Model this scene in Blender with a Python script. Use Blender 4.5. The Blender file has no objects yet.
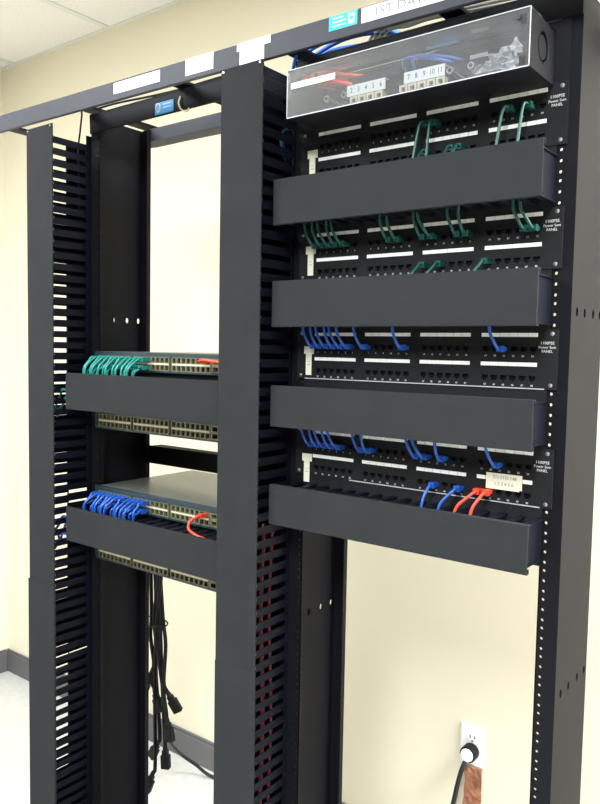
import bpy, bmesh, math, random
from mathutils import Vector, Matrix
random.seed(7)
S = bpy.context.scene
COL = S.collection
H0 = 1.253            # height of the measured datum (lowest label row of the lowest patch panel) above the floor
D = 0.604             # pitch of the two racks
XA = -D               # centre of the left rack; the right rack is centred on x = 0
PI = math.pi

# ------------------------------------------------------------------ materials
def mat(name, col, rough=.5, metal=0., noise=0., nscale=40., bump=0., bscale=300., spec=.5, trans=0., coat=0.):
    m = bpy.data.materials.new(name); m.use_nodes = True
    nt = m.node_tree; b = nt.nodes['Principled BSDF']
    b.inputs['Base Color'].default_value = (*col, 1)
    b.inputs['Roughness'].default_value = rough
    b.inputs['Metallic'].default_value = metal
    b.inputs['Specular IOR Level'].default_value = spec
    b.inputs['Coat Weight'].default_value = coat
    tc = nt.nodes.new('ShaderNodeTexCoord')
    if noise:
        n = nt.nodes.new('ShaderNodeTexNoise'); n.inputs['Scale'].default_value = nscale; n.inputs['Detail'].default_value = 4
        nt.links.new(tc.outputs['Object'], n.inputs['Vector'])
        r = nt.nodes.new('ShaderNodeMapRange'); r.inputs[3].default_value = 1 - noise; r.inputs[4].default_value = 1 + noise
        nt.links.new(n.outputs['Fac'], r.inputs[0])
        mx = nt.nodes.new('ShaderNodeVectorMath'); mx.operation = 'SCALE'; mx.inputs[0].default_value = col
        nt.links.new(r.outputs[0], mx.inputs['Scale']); nt.links.new(mx.outputs[0], b.inputs['Base Color'])
    if bump:
        n2 = nt.nodes.new('ShaderNodeTexNoise'); n2.inputs['Scale'].default_value = bscale; n2.inputs['Detail'].default_value = 2
        nt.links.new(tc.outputs['Object'], n2.inputs['Vector'])
        bp = nt.nodes.new('ShaderNodeBump'); bp.inputs['Strength'].default_value = bump; bp.inputs['Distance'].default_value = .0006
        nt.links.new(n2.outputs['Fac'], bp.inputs['Height']); nt.links.new(bp.outputs['Normal'], b.inputs['Normal'])
    return m

M = dict(
    black=mat('black_powder_coat', (.0056, .0055, .0078), .55, spec=.12, noise=.15, nscale=25, bump=.25),
    cover=mat('black_cover_paint', (.0255, .0265, .0290), .72, spec=.06, noise=.14, nscale=18, bump=.25),
    comb=mat('black_comb_metal', (.0040, .0046, .0100), .5, spec=.12, bump=.15),
    panel=mat('black_panel_paint', (.0155, .0155, .018), .6, spec=.08, bump=.15),
    rail=mat('grey_runway_paint', (.055, .056, .070), .55, spec=.2, noise=.1, nscale=30),
    socket=mat('socket_plastic', (.004, .004, .005), .5, spec=.1),
    bezel=mat('jack_bezel_plastic', (.014, .014, .016), .5, spec=.15),
    strip=mat('label_strip_paper', (.93, .93, .90), .6, noise=.06, nscale=60),
    mark=mat('white_print', (.62, .62, .62), .6),
    paper=mat('white_paper', (.86, .86, .86), .7, noise=.03),
    tape=mat('white_tape', (.9, .9, .88), .6, noise=.03),
    manila=mat('cream_label_paper', (.80, .78, .62), .7, noise=.04),
    ink=mat('dark_ink', (.05, .05, .05), .8),
    faint=mat('faint_grey_ink', (.20, .21, .23), .8),
    steel=mat('zinc_screw', (.62, .62, .64), .3, metal=.9), screw=mat('black_oxide_screw', (.30, .30, .32), .3, metal=.8),
    teal=mat('teal_cord_jacket', (.010, .25, .215), .4),
    green=mat('green_cord_jacket', (.004, .065, .054), .4),
    blue=mat('blue_cord_jacket', (.012, .085, .42), .4),
    rblue=mat('bright_blue_cable_jacket', (.02, .16, .70), .4),
    red=mat('red_cord_jacket', (.75, .06, .03), .4),
    dred=mat('dark_red_cable_jacket', (.14, .010, .016), .4),
    white=mat('white_cable_jacket', (.78, .76, .70), .45),
    tip=mat('comb_tip_highlight', (.13, .14, .18), .3, metal=.4), rubber=mat('black_rubber', (.0045, .0045, .006), .55, spec=.2),
    cord=mat('grey_black_cord', (.018, .018, .020), .5, spec=.25),
    chassis=mat('switch_chassis_paint', (.14, .14, .12), .32, metal=.25, noise=.08),
    front=mat('switch_teal_front', (.012, .032, .045), .4),
    khaki=mat('khaki_port_plastic', (.155, .145, .085), .45),
    cream=mat('cream_number_band', (.62, .58, .42), .5),
    jackw=mat('ivory_jack_plastic', (.75, .66, .48), .45),
    boxblack=mat('enclosure_paint', (.009, .009, .012), .55, spec=.12, bump=.1),
    plate=mat('white_outlet_plastic', (.86, .86, .86), .35),
    copper=mat('copper_strap', (.46, .20, .12), .32, metal=.6, noise=.45, nscale=45),
    cyan=mat('cyan_sticker', (.02, .55, .62), .5),
    bluest=mat('blue_sticker', (.03, .27, .62), .5),
    edge=mat('frosted_edge_and_highlight', (.45, .46, .50), .4),
)

def clear_mat(name, tint, haze, hazecol):
    m = bpy.data.materials.new(name); m.use_nodes = True; nt = m.node_tree; nt.nodes.clear()
    o = nt.nodes.new('ShaderNodeOutputMaterial'); t = nt.nodes.new('ShaderNodeBsdfTransparent'); t.inputs[0].default_value = (*tint, 1)
    g = nt.nodes.new('ShaderNodeBsdfGlossy'); g.inputs['Roughness'].default_value = .10
    d = nt.nodes.new('ShaderNodeBsdfDiffuse'); d.inputs[0].default_value = (*hazecol, 1)
    f = nt.nodes.new('ShaderNodeFresnel'); f.inputs[0].default_value = 1.49
    a = nt.nodes.new('ShaderNodeMixShader'); b = nt.nodes.new('ShaderNodeMixShader')
    n = nt.nodes.new('ShaderNodeTexNoise'); n.inputs['Scale'].default_value = 22; n.inputs['Detail'].default_value = 5
    tc = nt.nodes.new('ShaderNodeTexCoord'); nt.links.new(tc.outputs['Object'], n.inputs['Vector'])
    r = nt.nodes.new('ShaderNodeMapRange'); r.inputs[1].default_value = .08; r.inputs[2].default_value = .75
    r.inputs[3].default_value = haze * .5; r.inputs[4].default_value = haze * 1.6
    nt.links.new(n.outputs['Fac'], r.inputs[0]); nt.links.new(r.outputs[0], a.inputs[0])
    nt.links.new(t.outputs[0], a.inputs[1]); nt.links.new(d.outputs[0], a.inputs[2])
    nt.links.new(f.outputs[0], b.inputs[0]); nt.links.new(a.outputs[0], b.inputs[1]); nt.links.new(g.outputs[0], b.inputs[2])
    nt.links.new(b.outputs[0], o.inputs[0])
    return m
M['clear'] = clear_mat('clear_acrylic', (.97, .98, .99), .045, (.78, .79, .86))  # diffuse haze paints soft ceiling glare onto the cover
M['wrap'] = clear_mat('clear_plastic_wrap', (.9, .9, .92), .55, (.9, .9, .92))

# ------------------------------------------------------------------ mesh builder
class MB:
    def __init__(s): s.v = []; s.f = []
    def quad(s, a, b, c, d):
        n = len(s.v); s.v += [a, b, c, d]; s.f.append((n, n+1, n+2, n+3)); return s
    def box(s, x0, x1, y0, y1, z0, z1):
        n = len(s.v)
        s.v += [(x0,y0,z0),(x1,y0,z0),(x1,y1,z0),(x0,y1,z0),(x0,y0,z1),(x1,y0,z1),(x1,y1,z1),(x0,y1,z1)]
        s.f += [tuple(n+i for i in q) for q in ((0,3,2,1),(4,5,6,7),(0,1,5,4),(1,2,6,5),(2,3,7,6),(3,0,4,7))]
        return s
    def tube(s, pts, r, n=8, cap=True, sub=6, rs=None):
        P = [Vector(p) for p in pts]
        if sub > 1 and len(P) > 2:                      # Catmull-Rom through the points
            Q = []; E = [P[0]*2-P[1]] + P + [P[-1]*2-P[-2]]
            for i in range(1, len(E)-2):
                for k in range(sub):
                    t = k/sub; p0, p1, p2, p3 = E[i-1:i+3]
                    Q.append(.5*((2*p1)+(p2-p0)*t+(2*p0-5*p1+4*p2-p3)*t*t+(3*p1-p0-3*p2+p3)*t**3))
            Q.append(P[-1]); P = Q
        base = len(s.v); up = None
        for i, p in enumerate(P):
            t = (P[min(i+1, len(P)-1)]-P[max(i-1, 0)]).normalized()
            if up is None:
                up = Vector((0,0,1)) if abs(t.z) < .9 else Vector((1,0,0))
            a = t.cross(up).normalized(); up = a.cross(t).normalized()
            for k in range(n):
                w = 2*PI*k/n; s.v.append(tuple(p+(a*math.cos(w)+up*math.sin(w))*r))
        for i in range(len(P)-1):
            for k in range(n):
                a0 = base+i*n+k; a1 = base+i*n+(k+1) % n
                s.f.append((a0, a1, a1+n, a0+n))
        if cap:
            s.f.append(tuple(base+k for k in range(n))[::-1]); s.f.append(tuple(base+(len(P)-1)*n+k for k in range(n)))
        return s
    def cyl(s, c, axis, r, h, n=14, r2=None):           # solid cylinder / cone starting at c, running h along axis
        r2 = r if r2 is None else r2; a = Vector(axis).normalized()
        u = a.orthogonal().normalized(); w = a.cross(u); c = Vector(c); b = len(s.v)
        for (q, rr) in ((c, r), (c+a*h, r2)):
            for k in range(n):
                t = 2*PI*k/n; s.v.append(tuple(q+(u*math.cos(t)+w*math.sin(t))*rr))
        for k in range(n): s.f.append((b+k, b+(k+1) % n, b+n+(k+1) % n, b+n+k))
        s.f.append(tuple(b+k for k in range(n))[::-1]); s.f.append(tuple(b+n+k for k in range(n)))
        return s
    def cellplate(s, cells, t, place):
        """thin plate made of rectangular cells (a0,a1,b0,b1,hole_radius,(stretch)) with real round holes; place(a,b,d) -> point"""
        for c in cells:
            a0, a1, b0, b1, r = c[:5]; st = c[5] if len(c) > 5 else 1.
            if not r:
                for d in (0, t):
                    s.quad(place(a0,b0,d), place(a1,b0,d), place(a1,b1,d), place(a0,b1,d))
                continue
            ca, cb = (a0+a1)/2, (b0+b1)/2
            rim = [(a1,cb),(a1,b1),(ca,b1),(a0,b1),(a0,cb),(a0,b0),(ca,b0),(a1,b0)]
            hol = [(ca+r*math.cos(k*PI/4), cb+st*r*math.sin(k*PI/4)) for k in range(8)]
            for k in range(8):
                j = (k+1) % 8
                for d in (0, t):
                    s.quad(place(*rim[k],d), place(*rim[j],d), place(*hol[j],d), place(*hol[k],d))
                s.quad(place(*hol[k],0), place(*hol[j],0), place(*hol[j],t), place(*hol[k],t))
        return s
    def gridplate(s, xs, zs, skip, y0, y1):
        """plate in the xz plane with rectangular openings: skip = set of (i, j) cells left open"""
        nx, nz = len(xs)-1, len(zs)-1
        solid = lambda i, j: 0 <= i < nx and 0 <= j < nz and (i, j) not in skip
        for i in range(nx):
            for j in range(nz):
                if not solid(i, j): continue
                x0, x1, z0, z1 = xs[i], xs[i+1], zs[j], zs[j+1]
                s.quad((x0,y0,z0),(x1,y0,z0),(x1,y0,z1),(x0,y0,z1)); s.quad((x0,y1,z0),(x0,y1,z1),(x1,y1,z1),(x1,y1,z0))
                if not solid(i-1, j): s.quad((x0,y0,z0),(x0,y0,z1),(x0,y1,z1),(x0,y1,z0))
                if not solid(i+1, j): s.quad((x1,y0,z0),(x1,y1,z0),(x1,y1,z1),(x1,y0,z1))
                if not solid(i, j-1): s.quad((x0,y0,z0),(x0,y1,z0),(x1,y1,z0),(x1,y0,z0))
                if not solid(i, j+1): s.quad((x0,y0,z1),(x1,y0,z1),(x1,y1,z1),(x0,y1,z1))
        return s
    def mesh(s, name, m, smooth=False):
        me = bpy.data.meshes.new(name); me.from_pydata([tuple(p) for p in s.v], [], s.f)
        bm = bmesh.new(); bm.from_mesh(me)
        bmesh.ops.remove_doubles(bm, verts=bm.verts, dist=1e-6)
        bmesh.ops.recalc_face_normals(bm, faces=bm.faces); bm.to_mesh(me); bm.free()
        me.materials.append(m)
        if smooth:
            for p in me.polygons: p.use_smooth = True
        return me
    def build(s, name, m, parent=None, smooth=False, bevel=0, loc=(0,0,0)):
        return link(name, s.mesh(name, m, smooth), parent, loc, bevel)

def link(name, me, parent=None, loc=(0,0,0), bevel=0):
    o = bpy.data.objects.new(name, me); COL.objects.link(o); o.location = loc
    if parent: o.parent = parent
    if bevel:
        b = o.modifiers.new('bevel', 'BEVEL'); b.width = bevel; b.segments = 2; b.limit_method = 'ANGLE'
    return o
def tag(o, label=None, cat=None, group=None, kind=None):
    if label: o['label'] = label
    if cat: o['category'] = cat
    if group: o['group'] = group
    if kind: o['kind'] = kind
    return o
def thing(name, loc, label, cat, group=None):
    o = bpy.data.objects.new(name, None); COL.objects.link(o); o.location = loc; o.empty_display_size = .05
    return tag(o, label, cat, group)

_txt = {}
def text_mesh(s, size, m, sx=1.0):
    """raised lettering as a mesh, upright, readable from -y, centred on its origin"""
    key = (s, round(size, 5), m.name, sx)
    if key in _txt: return _txt[key]
    cu = bpy.data.curves.new('lettering', 'FONT'); cu.body = s; cu.size = size; cu.extrude = .00015
    cu.align_x = 'CENTER'; cu.align_y = 'CENTER'; cu.resolution_u = 2
    o = bpy.data.objects.new('lettering', cu); COL.objects.link(o)
    bpy.context.view_layer.update()
    me = bpy.data.meshes.new_from_object(o.evaluated_get(bpy.context.evaluated_depsgraph_get()))
    bpy.data.objects.remove(o); bpy.data.curves.remove(cu)
    me.transform(Matrix.Rotation(PI/2, 4, 'X') @ Matrix.Diagonal((sx, 1, 1, 1)))
    me.materials.clear(); me.materials.append(m)
    _txt[key] = me
    return me
def join_meshes(name, items, m):
    bm = bmesh.new()
    for me, off in items:
        n = len(bm.verts); bm.from_mesh(me); bm.verts.ensure_lookup_table()
        for v in bm.verts[n:]: v.co += Vector(off)
    out = bpy.data.meshes.new(name); bm.to_mesh(out); bm.free(); out.materials.append(m)
    return out

# ------------------------------------------------------------------ the room
YW, XL, XR, YF, ZC = .70, -2.385, 3.2, -3.2, 2.60
wallm = bpy.data.materials.new('cream_wall_paint'); wallm.use_nodes = True
nt = wallm.node_tree; b = nt.nodes['Principled BSDF']; b.inputs['Roughness'].default_value = .75
tc = nt.nodes.new('ShaderNodeTexCoord'); n1 = nt.nodes.new('ShaderNodeTexNoise'); n1.inputs['Scale'].default_value = 3; n1.inputs['Detail'].default_value = 5
nt.links.new(tc.outputs['Object'], n1.inputs['Vector'])
cr = nt.nodes.new('ShaderNodeValToRGB'); cr.color_ramp.elements[0].color = (.76, .695, .55, 1); cr.color_ramp.elements[1].color = (.79, .725, .575, 1)
nt.links.new(n1.outputs['Fac'], cr.inputs[0]); nt.links.new(cr.outputs[0], b.inputs['Base Color'])
n2 = nt.nodes.new('ShaderNodeTexNoise'); n2.inputs['Scale'].default_value = 220; nt.links.new(tc.outputs['Object'], n2.inputs['Vector'])
bp = nt.nodes.new('ShaderNodeBump'); bp.inputs['Strength'].default_value = .15; bp.inputs['Distance'].default_value = .001
nt.links.new(n2.outputs['Fac'], bp.inputs['Height']); nt.links.new(bp.outputs[0], b.inputs['Normal'])

def tile_mat(name, base, line, size, ox, oy, mortar, rough, speck):
    m = bpy.data.materials.new(name); m.use_nodes = True; nt = m.node_tree; b = nt.nodes['Principled BSDF']; b.inputs['Roughness'].default_value = rough
    tc = nt.nodes.new('ShaderNodeTexCoord'); mp = nt.nodes.new('ShaderNodeMapping'); mp.inputs['Location'].default_value = (ox, oy, 0)
    nt.links.new(tc.outputs['Object'], mp.inputs['Vector'])
    br = nt.nodes.new('ShaderNodeTexBrick'); br.offset = 0; br.inputs['Scale'].default_value = 1
    br.inputs['Brick Width'].default_value = size; br.inputs['Row Height'].default_value = size; br.inputs['Mortar Size'].default_value = mortar
    br.inputs['Mortar Smooth'].default_value = 0
    n = nt.nodes.new('ShaderNodeTexNoise'); n.inputs['Scale'].default_value = speck; n.inputs['Detail'].default_value = 6
    nt.links.new(tc.outputs['Object'], n.inputs['Vector']); nt.links.new(mp.outputs[0], br.inputs['Vector'])
    cr = nt.nodes.new('ShaderNodeValToRGB'); cr.color_ramp.elements[0].position = .35; cr.color_ramp.elements[1].position = .6
    cr.color_ramp.elements[0].color = (*[c*.9 for c in base], 1); cr.color_ramp.elements[1].color = (*base, 1)
    nt.links.new(n.outputs['Fac'], cr.inputs[0]); nt.links.new(cr.outputs[0], br.inputs['Color1']); nt.links.new(cr.outputs[0], br.inputs['Color2'])
    br.inputs['Mortar'].default_value = (*line, 1); nt.links.new(br.outputs['Color'], b.inputs['Base Color'])
    return m
floorm = tile_mat('pale_vinyl_tile', (.56, .555, .54), (.50, .495, .48), .305, .1, .05, .0015, .35, 35)
ceilm = tile_mat('acoustic_ceiling_tile', (.84, .83, .81), (.84, .83, .81), .61, 0, 0, .0, .9, 160)
basem = mat('grey_vinyl_base', (.115, .11, .115), .5, noise=.06)
barm = mat('white_ceiling_bar', (.70, .70, .68), .5)

tag(MB().box(XL-.1, XR+.1, YF, YW+.1, -.05, 0).build('floor', floorm), kind='structure')
tag(MB().box(XL-.1, XR+.1, YF, YW+.1, ZC, ZC+.05).build('ceiling', ceilm), kind='structure')
tag(MB().box(XL-.1, XR+.1, YW, YW+.1, 0, ZC).build('wall_back', wallm), kind='structure')
tag(MB().box(XL-.1, XL, YF, YW, 0, ZC).build('wall_left', wallm), kind='structure')
tag(MB().box(XR, XR+.1, YF, YW, 0, ZC).build('wall_right', wallm), kind='structure')
tag(MB().box(XL, XR, YW-.010, YW, 0, .09).box(XL, XR, YW-.007, YW, .09, .10).build('baseboard_back', basem, bevel=.003), kind='structure')
tag(MB().box(XL, XL+.010, YF, YW-.010, 0, .09).box(XL, XL+.007, YF, YW-.010, .09, .10).build('baseboard_left', basem, bevel=.003), kind='structure')
g = MB()
for k in range(-3, 9):
    x = -1.675+.61*k
    if XL < x < XR: g.box(x-.012, x+.012, YF, YW, ZC-.004, ZC)
for k in range(0, 7):
    y = YW-.005-.61*k
    if y > YF: g.box(XL, XR, y-.010, y+.005 if k == 0 else y+.012, ZC-.0042, ZC)
tag(g.build('trim_1', barm), kind='structure')

# ------------------------------------------------------------------ racks
RACK_TOP = H0+.722
HOLES = []                                              # EIA hole heights
z = H0-.0365-.0889*14+.00635
while z < RACK_TOP-.03:
    for d in (0, .015875, .03175): HOLES.append(z+d)
    z += .04445
HOLES = [h for h in HOLES if .03 < h < RACK_TOP-.05]
def upright_mesh(s, RACK_TOP):
    mb = MB(); X = lambda x: s*x; DP = .152; F0 = .003
    for y in (F0, F0+DP-.003):                           # front and rear flange, drilled
        cells = [(.240, .257, 0, RACK_TOP, 0)]
        zc = 0
        for h in HOLES:
            if h-.006 > zc+1e-5: cells.append((.225, .240, zc, h-.006, 0))
            cells.append((.225, .240, h-.006, h+.006, .0025)); zc = h+.006
        cells.append((.225, .240, zc, RACK_TOP, 0))
        mb.cellplate(cells, .003, lambda a, b, d, y=y: (X(a), y+d, b))
    for y0, y1 in ((F0, F0+.012), (F0+DP-.012, F0+DP)):   # return lips
        mb.box(min(X(.225), X(.2272)), max(X(.225), X(.2272)), y0, y1, 0, RACK_TOP)
    ys = [F0, .017, .041, .053, .077, .095, .119, .131, .153, F0+DP]
    cells = []; zc = 0                                   # web with groups of four slotted holes
    for hz in (H0-.325, H0+.257):
        cells.append((F0, F0+DP, zc, hz-.02, 0))
        for i in range(len(ys)-1):
            hole = i in (1, 3, 5, 7)
            cells.append((ys[i], ys[i+1], hz-.02, hz+.02, .0052 if hole else 0, 1.4))
        zc = hz+.02
    cells.append((F0, F0+DP, zc, RACK_TOP, 0))
    mb.cellplate(cells, .0035, lambda a, b, d: (X(.257-d), a, b))
    return mb.mesh('upright', M['black'])
def rack(xc, label, extra, zt):
    UP = {s: upright_mesh(s, zt) for s in (-1, 1)}
    t = thing('equipment_rack', (xc, .08, 0), label, 'rack', 'two-post equipment racks')
    for s in (-1, 1):
        link('upright', UP[s], t, (0, -.08, 0))
    f = MB().box(-.257, .257, -.001-.08, .003-.08, zt-.040, zt+.003).box(-.257, .257, -.001-.08, .050-.08, zt, zt+.003)
    f.build('front_top_angle', M['black'], t, bevel=.0008)
    r = MB().box(-.257, .257, .155-.08, .159-.08, zt-.028, zt+.003).box(-.257, .257, .155-.08, .200-.08, zt-.028, zt-.025)
    r.build('rear_top_angle', M['rail'], t, bevel=.0008)  # paler grey stands in for light falling on this black angle
    for y in (-.10, .19):
        MB().box(-.31, .31, y-.045, y+.045, 0, .006).box(-.257, .257, y-.004, y+.004, .006, .09).build('base_angle', M['black'], t)
    if extra:                                            # one-unit blank panel across the rear flanges
        bl = MB().box(-.241, .241, .1555-.08, .159-.08, H0-.098, H0-.054).box(-.222, .222, .157-.08, .190-.08, H0-.056, H0-.054)
        bl.build('rear_blank_panel', M['black'], t)
    # blue sticker (and on the left rack a loop of twine) on the front top angle
    sx = 0 if extra else .042
    if 1:
        st = MB().box(sx-.032, sx+.024, -.0022-.08, -.0010-.08, zt-.037, zt-.013).build('sticker', M['bluest'], t); st['label'] = 'blue sticker with a white ring'
        ring = MB()
        ring.tube([(sx-.022+.0065*math.cos(k*PI/5), -.0024-.08, zt-.023+.009*math.sin(k*PI/5)) for k in range(11)], .0013, 5, False, 1)
        ring.box(sx-.008, sx+.018, -.0026-.08, -.0022-.08, zt-.019, zt-.0175).box(sx-.008, sx+.018, -.0026-.08, -.0022-.08, zt-.026, zt-.0245)
        ring.build('printed_mark', M['mark'], st)
    if extra:
        tw = MB().tube([(.046, -.003-.08, zt-.012), (.044, -.006-.08, zt-.026), (.052, -.006-.08, zt-.040), (.066, -.004-.08, zt-.046), (.072, -.003-.08, zt-.040)], .0018, 6)
        tw.build('twine_loop', M['jackw'], t, smooth=True)
    return t
rackA = rack(XA, 'left black two-post equipment rack, the one holding the network switches', True, H0+.722)
rackB = rack(0, 'right black two-post equipment rack, the one holding the patch panels', False, H0+.7145)

# ------------------------------------------------------------------ vertical cable managers
tip_me = MB().box(.0408, .0470, -.0976-.03, -.0954-.03, .0022, .0064).mesh('finger_tip', M['tip'])  # pale tip colour stands in for the highlight on each finger end
def vmanager(xc, seam, label, windows, lg, z1, w=.049, far=.0435):
    z0, z1 = .03, H0+z1
    t = thing('vertical_cable_manager', (xc, .03, 0), label, 'cable manager', 'finger-style vertical cable managers')
    oy = -.03; YC = -.10
    def comb(side, y_end, dz=0):
        mb = MB(); xf = .0412 if side > 0 else far; x0, x1 = sorted((side*(xf-.0016), side*xf))
        z = H0+.0165-.0254*48+dz
        while z < z1-.004:
            if z > z0+.02:
                a = MB()
                # finger blade with a flared tip
                mb.box(x0, x1, YC+.0035+oy, y_end+oy, z-.0080, z+.0066)
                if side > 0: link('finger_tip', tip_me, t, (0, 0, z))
            z += .0254
        mb.box(x0, x1, y_end+oy, (.074 if side > 0 else y_end+.003)+oy, z0, z1)
        return mb.build('finger_comb', M['comb'], t)
    comb(1, -.004)
    mb = comb(-1, .004, .0008)
    # spine: back plate and return at the far side, with cable windows
    zs = [z0]
    for a, b2 in windows: zs += [H0+a, H0+b2]
    zs.append(z1); sp = MB()
    sp.box(-.0435, .0412, .072+oy, .075+oy, z0, z1)
    sp.build('back_plate', M['comb'], t)
    sd = MB()
    for j in range(0, len(zs)-1, 2): sd.box(-far-.0025, -far-.0002, .004+oy, .075+oy, zs[j], zs[j+1])
    sd.build('side_plate', M['comb'], t)
    def cov(za, zb, g):
        c = MB().box(-w-g, w+g, YC-.0015-g+oy, YC+.001-g+oy, za, zb)
        for s in (-1, 1):
            xa, xb = sorted((s*(w+g), s*(w+g-.0018))); c.box(xa, xb, YC-.001-g+oy, YC+.002+oy, za, zb)
        return c.build('front_cover', M['cover'], t, bevel=.0012)
    cov(seam, z1+.004, 0); lo = cov(z0+.01, seam+.012, lg)
    for x in (-w+.006, w-.006): MB().cyl((x, YC-.0015+oy, z1-.001), (0,-1,0), .0016, .0012).build('cover_latch', M['steel'], t)
    return t
vmanager(-.911, H0-.372, 'leftmost tall black vertical cable manager, its lower cover wider than the upper', [(-.590, -.576), (-.568, -.554), (-.196, -.182), (-.172, -.158), (.758, .77)][:4], .0022, .679, far=.0475)
vmanager(-.299, H0-.405, 'tall black vertical cable manager between the two racks', [], .0007, .686)

# ------------------------------------------------------------------ horizontal cable managers (finger ducts)
def hmanager(xc, ztop, h, label, zback):
    t = thing('horizontal_cable_manager', (xc, 0, H0+ztop-h), label, 'cable manager', 'covered horizontal cable managers')
    HW = .238; YC = -.080; zt = h; zb = 0
    b0 = zback[0]-(ztop-h); b1 = zback[1]-(ztop-h)
    MB().box(-.2268, .2268, 0, .003, b0, b1).build('back_plate', M['panel'], t)
    for nm, zz in (('top', zt-.007), ('bottom', zb+.005)):
        f = MB(); n = 17
        for i in range(n):
            x = -.224+.448*i/(n-1)
            f.box(x-.0055, x+.0055, YC+.008, 0, zz-.0011, zz+.0011)
            f.box(x-.0055, x+.0055, YC+.006, YC+.0082, zz-.004, zz+.004)
        f.build('finger_comb', M['comb'], t)
    for s in (-1, 1):
        xa, xb = sorted((s*.2265, s*.2245)); MB().box(xa, xb, YC+.012, 0, zb+.004, zt-.004).build('end_bracket', M['comb'], t)
    c = MB().box(-HW, HW, YC-.0025, YC, zb, zt).box(-HW, HW, YC, YC+.007, zt-.0018, zt).box(-HW, HW, YC, YC+.007, zb, zb+.0018)
    c.box(-HW, HW, YC+.005, YC+.007, zt-.007, zt-.0018).box(-HW, HW, YC+.005, YC+.007, zb+.0018, zb+.007)
    c.build('front_cover', M['cover'], t, bevel=.0009)
    return t
PB = [-.0365+.1778*k for k in (3, 2, 1, 0)]             # bottoms of the four patch panels, top panel first
ordi = ['top', 'second', 'third', 'bottom']
TRAYB = [(.488, .078), (.313, .080), (.130, .073), (-.047, .072)]
for k, (zt, h) in enumerate(TRAYB):
    hmanager(0, zt, h, ('black covered cable manager under the %s patch panel' % ordi[k]) if k < 3 else 'lowest black covered cable manager on the right rack, red cords entering it', (PB[k]-.0889, PB[k]))
hmanager(XA, .132, .082, 'black covered cable manager under the switch with teal cords', (.049, .1378))
hmanager(XA, -.175, .077, 'black covered cable manager under the switch with blue cords', (-.2595, -.178))

# ------------------------------------------------------------------ patch panels
GW, GP, GX, ROW = .0897, .1077, .005, .0443
PITCH = GW/6
def jack_x(g, i): return GX+(g-1.5)*GP-GW/2+PITCH*(i+.5)
def jack_z(r): return (ROW if r == 0 else 0)-.0215
JW, JH = .0128, .0112
jk = MB()                                               # socket: five-sided recess with the stepped latch notch
jk.gridplate([-JW/2, -.0053, -.0022, .0022, .0053, JW/2], [-JH/2, -.0046, -.0024, .0042, JH/2],
             {(1,2),(2,2),(3,2),(2,1),(1,1) if 0 else (2,1)}, -.0012, .0035)
jk_me = jk.mesh('jack', M['bezel'])
sk = MB().box(-.0053, .0053, .0030, .0034, -.0046, .0042)
sk_me = sk.mesh('jack_throat', M['socket'])
lab_strip = MB()
for i in range(6):
    x = -GW/2+PITCH*i; lab_strip.box(x+.0004, x+PITCH-.0004, -.0012, 0, -.0029, .0029)
ls_me = lab_strip.mesh('label_strip', M['strip'])
num_me = {}
for r in (0, 1):
    for g in range(4):
        items = []
        for i in range(6):
            n = r*24+g*6+i+1
            items.append((text_mesh(str(n), .0042, M['mark']), (jack_x(g, i)-jack_x(g, 2.5), 0, 0)))
        num_me[r, g] = join_meshes('port_numbers', items, M['mark'])
t1 = text_mesh('1100PSE', .0062, M['mark']); t2 = text_mesh('Power Sum', .0056, M['mark']); t3 = text_mesh('PANEL', .0056, M['mark'])
mark_me = join_meshes('printed_mark', [(t1, (0,0,.0062)), (t2, (0,0,0)), (t3, (0,0,-.0060))], M['mark'])
xs = [-.241, .241]
for g in range(4):
    for i in range(6): xs += [jack_x(g, i)-JW/2, jack_x(g, i)+JW/2]
xs = sorted(xs)
def panel_plate():
    zs = [-.0365]; 
    for r in (1, 0): zs += [jack_z(r)-JH/2, jack_z(r)+JH/2]
    zs.append(.0524)
    skip = {(1+2*k, j) for k in range(24) for j in (1, 3)}
    p = MB().gridplate(xs, zs, skip, -.0015, .003)
    p.box(-.2245, .2245, .003, .022, -.0365, -.0350).box(-.2245, .2245, .003, .022, .0509, .0524)
    return p.mesh('face_plate', M['panel'])
pp_me = panel_plate()
panels = []
screw_me = MB().cyl((0,0,0), (0,-1,0), .0032, .0012, 12).cyl((0,-.0012,0), (0,-1,0), .0030, .0014, 12, .0015).mesh('mounting_screw', M['screw'])
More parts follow.
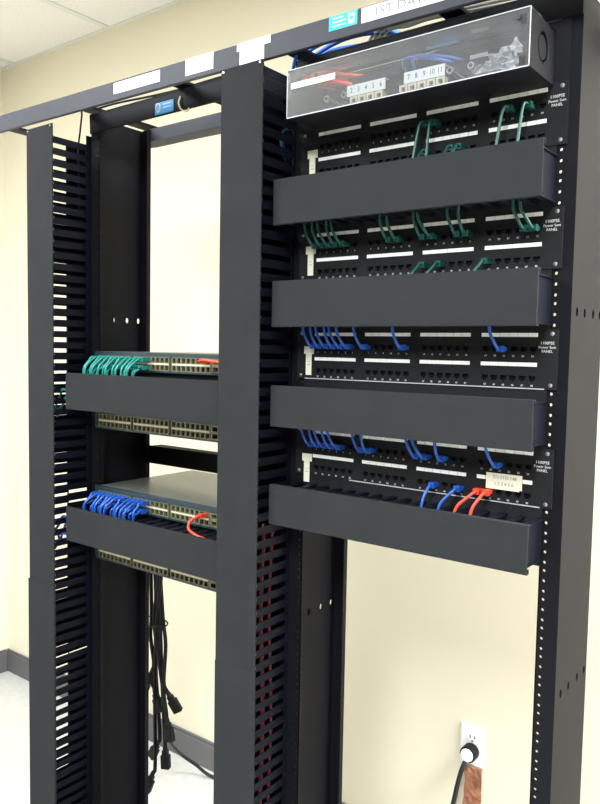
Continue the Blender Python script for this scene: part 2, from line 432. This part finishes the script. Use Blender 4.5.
def patch_panel(k):
    zc = -.0365+.1778*(3-k)+.0365
    t = thing('patch_bay', (0, 0, H0+zc), ['topmost black patch panel, just under the clear-covered enclosure, dark green cords in it',
               'second black patch panel from the top, green cords hanging from above',
               'third black patch panel from the top, blue cords in its upper row only',
               'lowest black patch panel, with a cream paper label and two red cords'][k], 'patch panel', 'forty-eight port patch panels')
    link('face_plate', pp_me, t)
    for r in (0, 1):
        for g in range(4):
            gx = jack_x(g, 2.5)
            link('label_strip', ls_me, t, (gx, -.0015, ROW if r == 0 else 0))
            link('port_numbers', num_me[r, g], t, (gx, -.0017, jack_z(r)-.0105))
            for i in range(6):
                j = link('jack', jk_me, t, (jack_x(g, i), 0, jack_z(r))); link('jack_throat', sk_me, j)
    link('printed_mark', mark_me, t, (.2255, -.0017, .026))
    lipm = MB().box(-.2235 if k != 3 else -.12, .2235, -.0022, -.0015, -.0368, -.0352)  # pale strip paints the lip's highlight on the lower two panels
    o = lipm.build('lip_strip', M['edge'] if k in (2, 3) else M['panel'], t); o['label'] = 'lower lip strip, painted highlight on the lower two panels'
    for x in (-.2325, .2325):
        for zz in (-.0365+.0063, -.0365+.0889-.0063): link('mounting_screw', screw_me, t, (x, -.0015, zz))
    # folded paper tag stuck beside the first block
    tg = MB().box(-.2255, -.2035, -.0024, -.0015, -.0055, .0085).box(-.221, -.2085, -.0026, -.0015, -.044 if k else -.046, -.0050)
    tg = tg.build('paper_tag', M['manila'], t); tg['label'] = 'cream paper tag'
    if k == 0: tg.location.z = .010
    if k == 1: tg.location.z = .017
    if k == 2: tg.location.z = .014
    if k == 3: tg.location.z = -.006
    mk = link('tag_writing', text_mesh('1 2', .007, M['faint']), tg, (-.2145, -.0027, -.022)); mk.rotation_euler = (0, PI/2, 0)
    if k == 3:
        ml = MB().box(.138, .196, -.0034, -.0028, -.0145, .0085).box(.138, .192, -.0034, -.0028, -.0165, -.0145)
        ml = ml.build('cream_label', M['manila'], t); ml['label'] = 'cream paper label with two lines of writing'
        link('label_writing', text_mesh('TO STO 148', .0072, M['faint']), ml, (.168, -.0036, .0022))
        link('label_writing', text_mesh('1 2 3 4 5 6', .0072, M['faint']), ml, (.167, -.0036, -.0078))
    panels.append(t)
for k in range(4): patch_panel(k)

# ------------------------------------------------------------------ patch cords
PCOL = {'green': M['green'], 'teal': M['teal'], 'blue': M['blue'], 'red': M['red']}
NTH = ['first', 'second', 'third', 'fourth', 'fifth', 'sixth', 'seventh', 'eighth', 'ninth', 'tenth', 'eleventh', 'twelfth']
plug_me = {}
for c in PCOL:
    p = MB().box(-.0042, .0042, -.012, .0026, -.0036, .0030)
    p.box(-.0050, .0050, -.021, -.011, -.0046, .0046)
    plug_me[c] = p.mesh('plug', PCOL[c])
def patch_cord(x, z, pts, col, label, group, r=.0024):
    t = thing('patch_cable', (x, 0, z), label, 'patch cord', group)
    link('plug', plug_me[col], t)
    q = [(0, -.018, 0), (0, -.026, 0)]+[(a-x, b2, c-z) for a, b2, c in pts]
    MB().tube(q, r, 8).build('cable', PCOL[col], t, smooth=True)
    return t
PN = ['topmost', 'second', 'third', 'lowest']
def free(v):                                            # nearest spot between two fingers of the cable manager
    c = min((-.224+.028*(j+.5) for j in range(16)), key=lambda s: abs(s-v))
    return min(max(v, c-.0062), c+.0062)
def panel_cord(k, r, g, i, col, dx, up):
    x = jack_x(g, i); zc = .1778*(3-k); z = H0+zc+jack_z(r)
    x += random.uniform(-.0004, .0004)
    if up:
        zt = H0+TRAYB[k-1][0]-TRAYB[k-1][1]
        xe = free(x+dx*.6)
        pts = [(x+.35*(xe-x), -.034, z+.012), (x+.8*(xe-x), -.037, zt-.006), (xe, -.038, zt+.018), (xe-.004, -.040, zt+.036)]
    else:
        zt = H0+TRAYB[k][0]
        xe = free(x+dx*.6)
        pts = [(x+.3*(xe-x), -.033, z-.008), (x+.8*(xe-x), -.040, zt+.004), (xe, -.043, zt-.010), (xe-.003, -.044, zt-.03)]
    patch_cord(x, z, pts, col, '%s patch cord in the %s patch panel: %s row, %s block, %s jack' % (
        {'green': 'dark green'}.get(col, col), PN[k], ('upper', 'lower')[r], NTH[g], NTH[i]), '%s patch cords on the %s patch panel' % (col, PN[k]))
for r, g, i, dx in [(0,2,0,-.02), (0,2,1,-.006), (0,3,2,-.028), (0,3,4,-.012), (1,2,0,-.01), (1,2,3,-.01), (1,2,4,-.01)]: panel_cord(0, r, g, i, 'green', dx, False)
for g, i, dx in [(0,0,-.012), (0,1,-.014), (0,2,-.02), (0,3,-.012), (0,4,-.02), (1,3,-.016), (1,4,-.014), (2,0,-.012), (2,1,-.016), (2,4,-.014), (2,5,-.016), (3,4,-.018), (3,5,-.02)]: panel_cord(1, 0, g, i, 'green', dx, True)
for g, i, dx in [(2,0,-.012), (2,2,-.016), (3,0,-.014)]: panel_cord(1, 1, g, i, 'green', dx, False)
for g, i, dx in [(0,0,-.012), (0,1,-.014), (0,2,-.016), (0,3,-.014), (0,4,-.022), (0,5,-.026), (1,0,-.016), (1,5,-.014), (3,2,-.03)]: panel_cord(2, 0, g, i, 'blue', dx, True)
for g, i, dx in [(0,0,-.012), (0,1,-.012), (0,2,-.012), (0,3,-.016), (0,4,-.018), (1,0,-.014), (1,1,-.018), (2,0,-.02), (2,1,-.02), (2,3,-.012), (3,2,-.024)]: panel_cord(3, 0, g, i, 'blue', dx, True)
for g, i, dx, c in [(2,2,-.008,'blue'), (2,5,-.028,'blue'), (3,0,-.036,'red'), (3,1,-.022,'red')]: panel_cord(3, 1, g, i, c, dx, False)

# ------------------------------------------------------------------ network switches
SWX0, SWP = -.2235, .01385                              # first port column (rack-local x), column pitch
pt = MB().gridplate([-.0060, -.0046, .0046, .0060], [-.0066, -.0050, .0050, .0066], {(1, 1)}, -.0008, .006)
pt_me = pt.mesh('port', M['khaki'])
ph = MB().box(-.0046, .0046, .0052, .0058, -.0050, .0050); ph_me = ph.mesh('port_throat', M['socket'])
def sw_col(c): return -.2045+.0143*c+.0085*(c//8)
def switch(zb, label):
    t = thing('network_switch', (XA, 0, H0+zb), label, 'network switch', 'rack network switches')
    w = .2215; h = .0437
    ch = MB().box(-w, w, .001, .300, .0004, h); ch.build('chassis', M['chassis'], t, bevel=.0012)
    # front bezel: frame around the port field
    b0, b1 = .0048, .0345
    fr = MB().box(-w, w, -.012, .001, b1, h).box(-w, w, -.012, .001, .0004, b0)
    fr.box(-w, sw_col(0)-.0085, -.012, .001, b0, b1).box(sw_col(23)+.035, w, -.012, .001, b0, b1)
    fr.build('front_bezel', M['front'], t, bevel=.0008)
    for s in (-1, 1):
        xa, xb = sorted((s*.2225, s*.241)); MB().box(xa, xb, .0005, .0025, .001, h-.001).build('mounting_ear', M['front'], t)
    for k in range(3):
        xa = sw_col(8*k)-.0080; xb = sw_col(8*k+7)+.0080
        xsb = [xa]
        for c in range(8*k, 8*k+8): xsb += [sw_col(c)-.0060, sw_col(c)+.0060]
        xsb.append(xb)
        z0a, z0b, z1a, z1b = b0+.0005, b0+.0125, b1-.0125, b1-.0005
        blk = MB().gridplate(xsb, [b0, z0a, z0b, z1a, z1b, b1], {(1+2*i, j) for i in range(8) for j in (1, 3)}, -.0115, .001)
        pb = blk.build('port_block', M['khaki'], t)
        MB().box(xa+.002, xb-.002, -.0119, -.0115, z0b+.0003, z1a-.0003).build('number_band', M['cream'], pb)
        for c in range(8*k, 8*k+8):
            for zz in ((z0a+z0b)/2, (z1a+z1b)/2):
                p = link('port', pt_me, pb, (sw_col(c), -.0112, zz)); 
                q = link('port_throat', ph_me, pb, (sw_col(c), -.0112, zz))
    for zz in (b0+.0075, b1-.0075):
        xq = sw_col(23)+.021
        s = MB().gridplate([xq-.0115, xq-.007, xq+.007, xq+.0115], [zz-.0072, zz-.0045, zz+.0045, zz+.0072], {(1, 1)}, -.0118, .001)
        s.build('uplink_port', M['khaki'], t)
        MB().box(xq-.007, xq+.007, .0004, .0010, zz-.0045, zz+.0045).build('uplink_throat', M['socket'], t)
    return t
SWZ = [.138, .003, -.1765, -.3050]
switch(SWZ[0], 'top network switch, teal cords filling its left half')
switch(SWZ[1], 'second network switch from the top, no cords plugged in')
switch(SWZ[2], 'third network switch from the top, blue cords filling its left half')
switch(SWZ[3], 'lowest network switch, half hidden behind the cable manager with black cords below')
def switch_cords(zb, col, ztray, name):
    ro = random.Random(zb)
    for c in range(12):
        for r in (0, 1):
            x = XA+sw_col(c); z = H0+zb+(.0110 if r == 1 else .0285)
            grp = c//2
            xe = x-.006+ro.uniform(-.007, .005)
            out = ro.uniform(.040, .052)+(.010 if r == 0 else 0)
            zt = H0+ztray
            zt2 = zt-.004
            y0 = -.0112
            t = thing('patch_cable', (x, y0, z), '%s patch cord on the %s network switch: %s row, %s port from the left' % (
                col, name, ('upper', 'lower')[r], NTH[c]), 'patch cord', '%s patch cords on the %s network switch' % (col, name))
            link('plug', plug_me[col], t)
            dr = zt-z
            q = [(0,-.018,0), ((xe-x)*.1, -.025,.0012), ((xe-x)*.4, -out*.8+.0112, dr*.22), ((xe-x)*.75, -out+.0112, dr*.62), (xe-x, -out-.001+.0112, dr-.006), (xe-x-.001, -out+.002+.0112, dr-.030)]
            MB().tube(q, .0026, 8).build('cable', PCOL[col], t, smooth=True)
switch_cords(SWZ[0], 'teal', .132, 'top')
switch_cords(SWZ[2], 'blue', -.175, 'third')
def red_cord(zb, c, pts, label):
    x = XA+sw_col(c); z = H0+zb+.0285
    t = thing('patch_cable', (x, -.0112, z), label, 'patch cord')
    link('plug', plug_me['red'], t)
    MB().tube([(0,-.018,0), (0,-.027,0)]+pts, .0030, 8).build('cable', PCOL['red'], t, smooth=True)
red_cord(SWZ[0], 23, [(.020,-.036,.003), (.050,-.036,.001), (.085,-.036,-.004), (.13,-.036,-.03)], 'red patch cord at the right end of the top network switch')
red_cord(SWZ[2], 23, [(-.006,-.033,-.004), (-.011,-.040,-.014), (-.004,-.046,-.024), (.022,-.050,-.031), (.055,-.050,-.036), (.10,-.048,-.05)], 'red patch cord at the right end of the third network switch')

# ------------------------------------------------------------------ overhead cable runway
RT = thing('cable_runway', (.10, 0, H0+.725), 'grey overhead ladder cable runway across the tops of both racks', 'cable runway')
RT.rotation_euler = (0, .0095, 0)
def rl(x): return x-.10
fr_y, bk_y = -.080, .225
RA0, RA1 = -1.205, .62
zr0, zr1 = -.0300, .0085
for y in (fr_y, bk_y):
    ya, yb = (y, y+.0095) if y < 0 else (y-.0095, y)
    o = MB().box(rl(RA0), rl(RA1), ya, yb, zr0, zr1).build('side_rail', M['rail'], RT, bevel=.0012)
    if y < 0: rail = o
for x in (-1.17, -.865, -.56, -.255, .05, .355):
    MB().box(rl(x)-.019, rl(x)+.019, fr_y+.0095, bk_y-.0095, .0012, .0075).build('rung', M['black'], RT, bevel=.001)
def zrel(zabs, x): return zabs-.725+(x-.10)*.0095          # height in the tilted runway frame
def rail_label(x0, x1, z0, z1, m, nm, lab, dz=0.):
    o = MB().box(rl(x0), rl(x1), fr_y-.0006, fr_y, z0, z1).build(nm, m, rail); o['label'] = lab; return o
l1 = rail_label(-.675, -.534, -.0175, .0045, M['paper'], 'paper_label', 'white paper label, left')
link('label_writing', text_mesh('1ST  DATA  1', .0165, M['faint']), l1, (rl(-.604), fr_y-.0008, -.0065))
l2 = rail_label(-.064, .105, -.0165, .0065, M['paper'], 'paper_label', 'white paper label, right')
link('label_writing', text_mesh('1ST DATA', .0185, M['faint'], 1.25), l2, (rl(.010), fr_y-.0008, -.005))
rail_label(-.462, -.389, -.0215, .0085, M['tape'], 'blank_tape', 'blank white tape')
t3b = rail_label(-.330, -.252, -.0045, .0086, M['tape'], 'blank_tape', 'blank white tape, stepped edges')
o = MB().box(rl(-.323), rl(-.266), fr_y-.0006, fr_y, -.0290, -.0045).build('tape_tail', M['tape'], t3b)
cy = rail_label(-.127, -.072, -.0150, .0075, M['cyan'], 'sticker', 'cyan sticker with white print')
pr = MB()
for zz in (.003, -.003, -.009): pr.box(rl(-.120), rl(-.098 if zz == .003 else -.094), fr_y-.0009, fr_y-.0006, zz-.0009, zz+.0009)
pr.box(rl(-.089), rl(-.077), fr_y-.0009, fr_y-.0006, -.0115, .0045).build('printed_mark', M['mark'], cy)
MB().box(rl(-.086), rl(-.080), fr_y-.0011, fr_y-.0009, -.006, .000).build('printed_ring', M['cyan'], cy)

# cables lying in the runway
def cable(pts, r, m, label, group=None, name='network_cable', n=8):
    base = Vector(pts[0])
    o = MB().tube([Vector(p)-base for p in pts], r, n).build(name, m, None, smooth=True, loc=base)
    return tag(o, label, 'cable', group)
zc0 = H0+.7355
POS = ['nearest the front rail', 'second from the front rail', 'third from the front rail', 'fourth from the front rail', 'fifth from the front rail']
for k in range(5):
    y = -.012+.020*k; a = .006
    cable([(-.285-.01*k, y+.03, zc0-.06), (-.265-.005*k, y+.02, zc0-.008), (-.225, y+.01*math.sin(k), zc0+.006), (-.15, y+.014*math.cos(k*1.7), zc0+.004), (-.09, y+.012+.008*math.sin(k*2.1), zc0+.003), (-.045, y*.5+.115, zc0+.003),
           (.03, y*.5+.135, zc0+.003), (.16, y*.5+.12, zc0+.002), (.30, y+.006*math.cos(k*.9), zc0+.0025), (.45, y, zc0+.003), (.615, y, zc0+.003)], .0036, M['rblue'],
          'bright blue cable lying in the overhead runway, %s' % POS[k], 'blue cables in the overhead runway')
for k in range(3):
    y = .095+.016*k
    cable([(-.27, y+.02, zc0-.04), (-.245-.006*k, y, zc0+.002), (-.18, y-.01, zc0+.004), (-.085, y-.088-.006*k, zc0+.003), (-.04, y-.090-.006*k, zc0+.002), (.0, y-.094-.006*k, zc0+.002), (.05, y-.090-.004*k, zc0+.002), (.18, y-.07, zc0+.003), (.34, y-.01, zc0+.004), (.58, y, zc0+.003)], .0040, M['white'],
          'white cable lying in the overhead runway, %s' % ['crossing over the blue ones', 'between two other white ones', 'nearest the rear rail'][k], 'white cables in the overhead runway')
cable([(-.872, .010, H0+.744), (-.874, -.012, H0+.740), (-.876, -.012, H0+.722), (-.882, -.012, H0+.69), (-.886, -.014, H0+.64), (-.884, -.012, H0+.5)], .0022, M['rubber'], 'thin black wire dropping from the runway into the left cable manager')
cable([(-.875, .02, H0+.744), (-.80, .028, H0+.748), (-.70, .036, H0+.746), (-.60, .03, H0+.740), (-.48, .025, H0+.739), (-.36, .03, H0+.739)], .0026, M['rubber'], 'thin black wire lying along the overhead runway above the left rack')

# cables inside the vertical managers
for k in range(4):
    x = -.314+.011*k; y = -.030+.010*(k % 2)
    cable([(x, y, H0-1.1), (x+.004, y-.004, H0-.9), (x-.003, y+.004, H0-.7), (x+.004, y, H0-.5), (x-.002, y-.003, H0-.3), (x+.002, y, H0-.14)], .0034, M['dred'],
          'dark red cable behind the lower fingers of the middle cable manager, %s from the left' % NTH[k], 'dark red cables in the middle cable manager')
for k in range(3):
    x = -.268-.008*k; y = -.022+.008*k; m = (M['green'], M['blue'])[k % 2]
    cable([(x-.03, .052, H0+.55), (x-.010, y+.02, H0+.556), (x, y, H0+.572), (x-.003, y+.004, H0+.588), (x-.012, y+.03, H0+.60), (x-.03, .055, H0+.604)], .0032, m,
          '%s cable bend behind the upper fingers between the two racks, %s from the right' % (('dark green', 'blue')[k % 2], NTH[k]), 'green and blue cables in the middle cable manager')
for k, (m, nm, zz) in enumerate([('teal', 'teal', .09), ('teal', 'teal', .07), ('blue', 'blue', -.205), ('blue', 'blue', -.225), ('blue', 'blue', -.245)]):
    y = -.070+.008*(k % 2)
    cable([(-.842, y, H0+zz), (-.866, y-.004, H0+zz+.003), (-.885, y+.004, H0+zz-.012), (-.905-.006*(k % 2), y+.008, H0+zz-.030), (-.915-.006*(k % 3), y+.012, H0+zz-.045)], .0030, PCOL[m],
          '%s cord bending down inside the left cable manager, %s' % (nm, ['higher of the teal pair', 'lower of the teal pair', 'uppermost of the blue three', 'middle of the blue three', 'lowest of the blue three'][k]), 'cord ends in the left cable manager')

# ------------------------------------------------------------------ clear-covered enclosure at the top of the right rack
E = thing('wiring_enclosure', (.012, 0, H0+.5815), 'black wiring enclosure with a clear plastic cover at the top of the right rack', 'enclosure')
ox = -.012; ZE = .5815
def bx(x0, x1, y0, y1, z0, z1): return MB().box(x0+ox, x1+ox, y0, y1, z0-ZE, z1-ZE)
XE0, XE1, YE = -.196, .2195, -.097
body = bx(XE0, XE1, YE, 0, ZE, ZE+.002)
body.box(XE0+ox, XE0+.0025+ox, YE, 0, .002, .074)
body.build('bottom_tray', M['boxblack'], E)
bx(-.241, .241, 0, .003, .5865, .673).build('back_plate', M['boxblack'], E)
sd = MB().cellplate([(YE, -.080, .002, .076, 0), (-.020, 0, .002, .076, 0), (-.080, -.020, .002, .012, 0), (-.080, -.020, .066, .076, 0), (-.080, -.020, .012, .066, .019, 1.15)], .0025, lambda a, b2, d: (XE1-d+ox, a, b2))
sd.build('side_plate', M['boxblack'], E)
MB().cyl((XE1-.0030+ox, -.050, .039), (1,0,0), .0165, .0022, 20).tube([(XE1+ox+.0004, -.050+.0185*math.cos(k*PI/10), .039+.0215*math.sin(k*PI/10)) for k in range(21)], .0011, 5, False, 1).build('knockout', M['boxblack'], E)
bx(XE0, XE1, -.026, 0, .6555, .658).build('top_plate', M['boxblack'], E)
# cover
CX0, CX1, CZ0, CZ1, CY = -.197, .2205, .5805, .6585, -.100
cv = bx(CX0, CX1, CY, CY+.002, CZ0, CZ1)
cv.box(CX0+ox, CX1+ox, CY+.002, CY+.045, CZ1-ZE-.002, CZ1-ZE)
cov = cv.build('clear_cover', M['clear'], E); cov['label'] = 'clear plastic cover'
ed = MB()  # pale rim: frosted acrylic edges with their highlight put into the colour
for (a, b2, c, d) in ((CX0, CX1, CZ1-.0010, CZ1+.0004), (CX0, CX1, CZ0-.0004, CZ0+.0012), (CX0-.0002, CX0+.0010, CZ0, CZ1), (CX1-.0012, CX1+.0002, CZ0, CZ1)):
    ed.box(a+ox, b2+ox, CY-.0003, CY+.0003, c-ZE, d-ZE)
ed.build('cover_edge', M['edge'], cov)
for zz in (.644, .590):
    MB().box(.2045+ox, .2155+ox, CY+.002, CY+.012, zz-ZE-.0075, zz-ZE+.0075).build('cover_catch', M['socket'], E, bevel=.001)
MB().cyl((.2035+ox, CY-.0025, .6475-ZE), (0,1,0), .0035, .0025, 14).build('cover_screw', M['rail'], cov)
tp = MB().box(-.188+ox, -.099+ox, CY-.0006, CY-.0001, .6265-ZE, .636-ZE).build('white_tape', M['tape'], cov); tp['label'] = 'strip of white tape on the clear cover'
# numbered jack rows
for (x0, x1, txt, nj, jx) in ((-.087, -.0155, '2 3 4 5 6', 4, -.0815), (.0175, .086, '7 8 9 10 11', 5, .0095)):
    jb = MB().box(x0+ox-.002, x1+ox+.002, -.072, 0, .0045, .0345).build('jack_block', M['boxblack'], E)
    ns = MB().box(x0+ox, x1+ox, -.0830, -.0818, .0185, .0355).box(x0+ox, x1+ox, -.0818, -.020, .0345, .0355).build('number_strip', M['paper'], jb); ns['label'] = 'white strip of printed numbers'
    words = txt.split()
    items = [(text_mesh(wd, .0115, M['ink'], .8), ((x0+(x1-x0)*(i+.62)/5.2+ox), -.0832, .027)) for i, wd in enumerate(words)]
    link('printed_numbers', join_meshes('printed_numbers', items, M['ink']), ns)
    for i in range(nj):
        xx = jx+ox+.0157*i
        j = MB().gridplate([xx, xx+.0035, xx+.0105, xx+.014], [.0024, .0056, .0144, .0178], {(1, 1)}, -.0825, -.062).build('jack', M['jackw'], jb)
        MB().box(xx+.0035, xx+.0105, -.074, -.072, .0056, .0144).build('jack_throat', M['khaki'], j)
for x in (-.129, -.095, .093, .126):
    MB().cyl((x+ox, -.0, .0245), (0,-1,0), .0030, .076, 12).cyl((x+ox, -.076, .0245), (0,-1,0), .0052, .005, 16).build('standoff_knob', M['steel'], E)
    MB().cyl((x+ox, -.0811, .0245), (0,-1,0), .0030, .0006, 12).build('knob_bore', M['socket'], E)
bx(.100, .128, -.030, -.029, .635, .641).build('small_label', M['paper'], E)
bx(-.110, -.016, -.045, -.043, .634, .645).build('faint_strip', M['rail'], E)
# short tails of cable inside the enclosure
for k in range(3):
    x = -.176+.016*k
    cable([(x+.05, -.024, H0+.651), (x+.03, -.040, H0+.652), (x+.008, -.066, H0+.653), (x, -.078, H0+.650), (x+.004, -.080, H0+.642), (x+.018, -.070, H0+.637), (x+.04, -.045, H0+.634)], .0036, M['red'],
          'red cable tail behind the clear cover, %s from the left' % NTH[k], 'red cable tails in the enclosure')
for k in range(2):
    x = .020+.016*k
    cable([(x+.05, -.020, H0+.640), (x+.03, -.050, H0+.641), (x, -.072, H0+.642), (x-.012, -.070, H0+.638), (x-.020, -.050, H0+.634)], .0026, M['blue'],
          'blue cable tail behind the clear cover, %s from the left' % NTH[k], 'blue cable tails in the enclosure')
rw = random.Random(3); wr = MB(); NX, NZ = 16, 12; G = {}
for i in range(NX+1):
    for j in range(NZ+1):
        u, v = i/NX, j/NZ
        G[i, j] = len(wr.v); wr.v.append((.128+.072*u+rw.uniform(-.003, .003)-.173, -.084+.016*rw.random()-.010*v, .5850+(.010+.032*u)*v+rw.uniform(0, .002)*(v > 0)))
for i in range(NX):
    for j in range(NZ): wr.f.append((G[i,j], G[i+1,j], G[i+1,j+1], G[i,j+1]))
ob = wr.build('plastic_wrap', M['wrap'], None, loc=(.173, 0, H0))
sol = ob.modifiers.new('thickness', 'SOLIDIFY'); sol.thickness = .0004
tag(ob, 'crumpled clear plastic wrap inside the right end of the enclosure', 'plastic wrap')

# ------------------------------------------------------------------ power cords hanging behind the switches
def power_cord(pts, end, tilt, label):
    base = Vector(pts[0]); t = thing('power_cable', base, label, 'power cord', 'black power cords hanging behind the left rack')
    MB().tube([Vector(p)-base for p in pts], .0055, 8).build('cable', M['rubber'], t, smooth=True)
    c = MB().box(-.013, .013, -.009, .009, -.040, 0).box(-.009, .009, -.007, .007, -.001, .014).cyl((0,0,.013), (0,0,1), .008, .016, 10, .0062)
    o = c.build('connector', M['rubber'], t, bevel=.002); o.location = Vector(end)-base; o.rotation_euler = tilt
YB = .335
ZS = H0-.285
conn = [(-1.030, -.777, (.1, .45, .3)), (-1.000, -.828, (0, -.35, .2)), (-.943, -.817, (.1, -.5, .5)), (-.944, -.895, (0, -.2, .2)), (-.962, -.985, (0, -.05, .4)), (-1.012, -.985, (.1, .55, 0)), (-1.020, -1.080, (0, .35, .3))]
tops = [-1.026, -1.016, -1.000, -.988, -1.006, -1.021, -.980]
names = ['its connector hanging highest of all', 'its connector tilted just under the highest one', 'its connector flaring out to the right', 'its connector hanging at mid height on the right',
         'its connector hanging lowest on the right', 'its connector tilted left above the lowest one', 'its connector hanging lowest of all']
for k, (x, zz, tl) in enumerate(conn):
    y = YB+.006*(k % 3-1); zc = H0+zz; xt = tops[k]
    tt = Vector((0, 0, .028)); tt.rotate(__import__('mathutils').Euler(tl))
    mid = -1.000+.006*((k*3) % 7-3)
    power_cord([(xt, y-.006, ZS), (xt, y+.002, ZS-.05), (xt, y+.004, ZS-.16), (mid, y, ZS-.30), (mid*.7+x*.3, y, (ZS-.30)*.55+(zc+.06)*.45 if zc+.06 < ZS-.33 else ZS-.33), (x+tt.x*1.7, y+tt.y*1.7, zc+.055), (x+tt.x, y+tt.y, zc+tt.z)],
               (x, y, zc), tl, 'black power cord behind the left rack, %s' % names[k])
cable([(-.96, YB, H0-.90), (-1.027, .40, H0-.974), (-1.080, .47, H0-1.053), (-1.123, .55, H0-1.133), (-1.124, .62, H0-1.2), (-1.095, .655, .012), (-1.00, .672, .0075), (-.85, .674, .0075), (-.6, .674, .0075)], .0055, M['cord'],
      'black cable curving down to the floor along the back wall baseboard', name='floor_cable')
cable([(-1.045, YB-.03, H0-.618), (-1.028, YB-.026, H0-.612), (-1.000, YB-.026, H0-.606), (-.976, YB-.018, H0-.604), (-.970, YB+.004, H0-.606), (-.985, YB+.026, H0-.606), (-1.015, YB+.028, H0-.600), (-1.036, YB+.010, H0-.596), (-1.048, YB-.010, H0-.588)], .0022, M['rubber'],
      'thin black tie around the hanging power cords', name='cable_tie')

# ------------------------------------------------------------------ wall outlet, plugged cord and copper strap
O = thing('power_outlet', (-.1775, YW, H0-.835), 'white duplex power outlet on the back wall', 'outlet')
MB().box(-.0345, .0345, -.006, 0, -.055, .055).build('cover_plate', M['plate'], O, bevel=.004)
for zz in (.0195, -.0195):
    r = MB().cyl((0, -.006, zz), (0,-1,0), .0165, .0015, 20).build('receptacle', M['plate'], O)
    MB().box(-.0075, -.0050, -.0079, -.0075, zz-.001, zz+.008).box(.0050, .0075, -.0079, -.0075, zz, zz+.007).cyl((0, -.0075, zz-.008), (0,-1,0), .0025, .0004, 10).build('slot', M['ink'], r)
MB().cyl((0, -.006, 0), (0,-1,0), .003, .001, 10).build('plate_screw', M['steel'], O)
P = thing('appliance_cable', (-.1775, YW-.0076, H0-.8485), 'thick black cord with a round white-capped plug in the wall outlet', 'power cord')
MB().cyl((0, 0, 0), (0,-1,0), .0215, .030, 24).build('plug', M['rubber'], P, bevel=.003)
cap = MB().cyl((0, -.030, 0), (0,-1,0), .0175, .009, 24, .0150).cyl((0, -.039, 0), (0,-1,0), .0150, .005, 24, .009); cap.build('plug_cap', M['plate'], P, bevel=.0015)
MB().tube([(0, -.034, -.012), (-.003, -.042, -.024), (-.010, -.046, -.05), (-.022, -.046, -.11), (-.034, -.044, -.19), (-.03, -.04, -.33), (.0, -.04, -.385), (.12, -.05, -.3935)], .0062, 10).build('cable', M['cord'], P, smooth=True)
st = MB(); n = 26; rr = random.Random(5); w = .024; prev = None
for i in range(n+1):
    z = -.38*i/n; y = -.004-.003*math.sin(i*1.9)-.0015*rr.random(); sh = .002*math.sin(i*.5)
    row = []
    for k in range(5):
        row.append(len(st.v)); st.v.append((-w+sh+2*w*k/4, y-.003*math.sin(i*1.3+k*1.1), z))
    if prev:
        for k in range(4): st.f.append((prev[k], prev[k+1], row[k+1], row[k]))
    prev = row
so = st.build('copper_strap', M['copper'], None, loc=(-.1735, YW-.002, H0-.893)); m_ = so.modifiers.new('thickness', 'SOLIDIFY'); m_.thickness = .001
tag(so, 'crinkled copper grounding strap hanging below the white wall outlet', 'copper strap')

# ------------------------------------------------------------------ light
def area(name, loc, sx, sy, power, col=(1, .97, .92), rot=(0, 0, 0)):
    l = bpy.data.lights.new(name, 'AREA'); l.shape = 'RECTANGLE'; l.size = sx; l.size_y = sy; l.energy = power; l.color = col
    o = bpy.data.objects.new(name, l); COL.objects.link(o); o.location = loc; o.rotation_euler = rot
    return o
area('ceiling_troffer_lamp', (-1.45, -1.08, ZC-.012), .58, .7, 49, (.88, .965, 1))
area('ceiling_troffer_lamp', (.70, -2.00, ZC-.012), .58, 1.18, 100, (.91, .97, 1))
area('ceiling_troffer_lamp', (1.75, .22, ZC-.012), 1.18, .58, 135, (.93, .98, 1))
wd = bpy.data.worlds.new('room_ambient'); S.world = wd; wd.use_nodes = True
wd.node_tree.nodes['Background'].inputs[0].default_value = (.95, .97, 1, 1); wd.node_tree.nodes['Background'].inputs[1].default_value = .08

# ------------------------------------------------------------------ camera
cam = bpy.data.cameras.new('camera'); co = bpy.data.objects.new('camera', cam); COL.objects.link(co)
cam.sensor_fit = 'HORIZONTAL'; cam.sensor_width = 36; cam.lens = 754.64*36/600; cam.clip_start = .02
R = Vector((0.791260846833995, 0.6112152513226133, 0.017949618886858358)); U = Vector((-0.056990183364638014, 0.04448752675100799, 0.9973830653082311)); F = Vector((-0.6088172067768896, 0.7902131209453642, -0.07003450733869164))
co.matrix_world = Matrix(((R.x, U.x, -F.x, .61982), (R.y, U.y, -F.y, -1.10931), (R.z, U.z, -F.z, .19498+H0), (0, 0, 0, 1)))
S.camera = co
S.view_settings.view_transform = 'Standard'; S.view_settings.look = 'None'; S.view_settings.gamma = 1; S.view_settings.exposure = 0.52
S.view_settings.use_curve_mapping = False
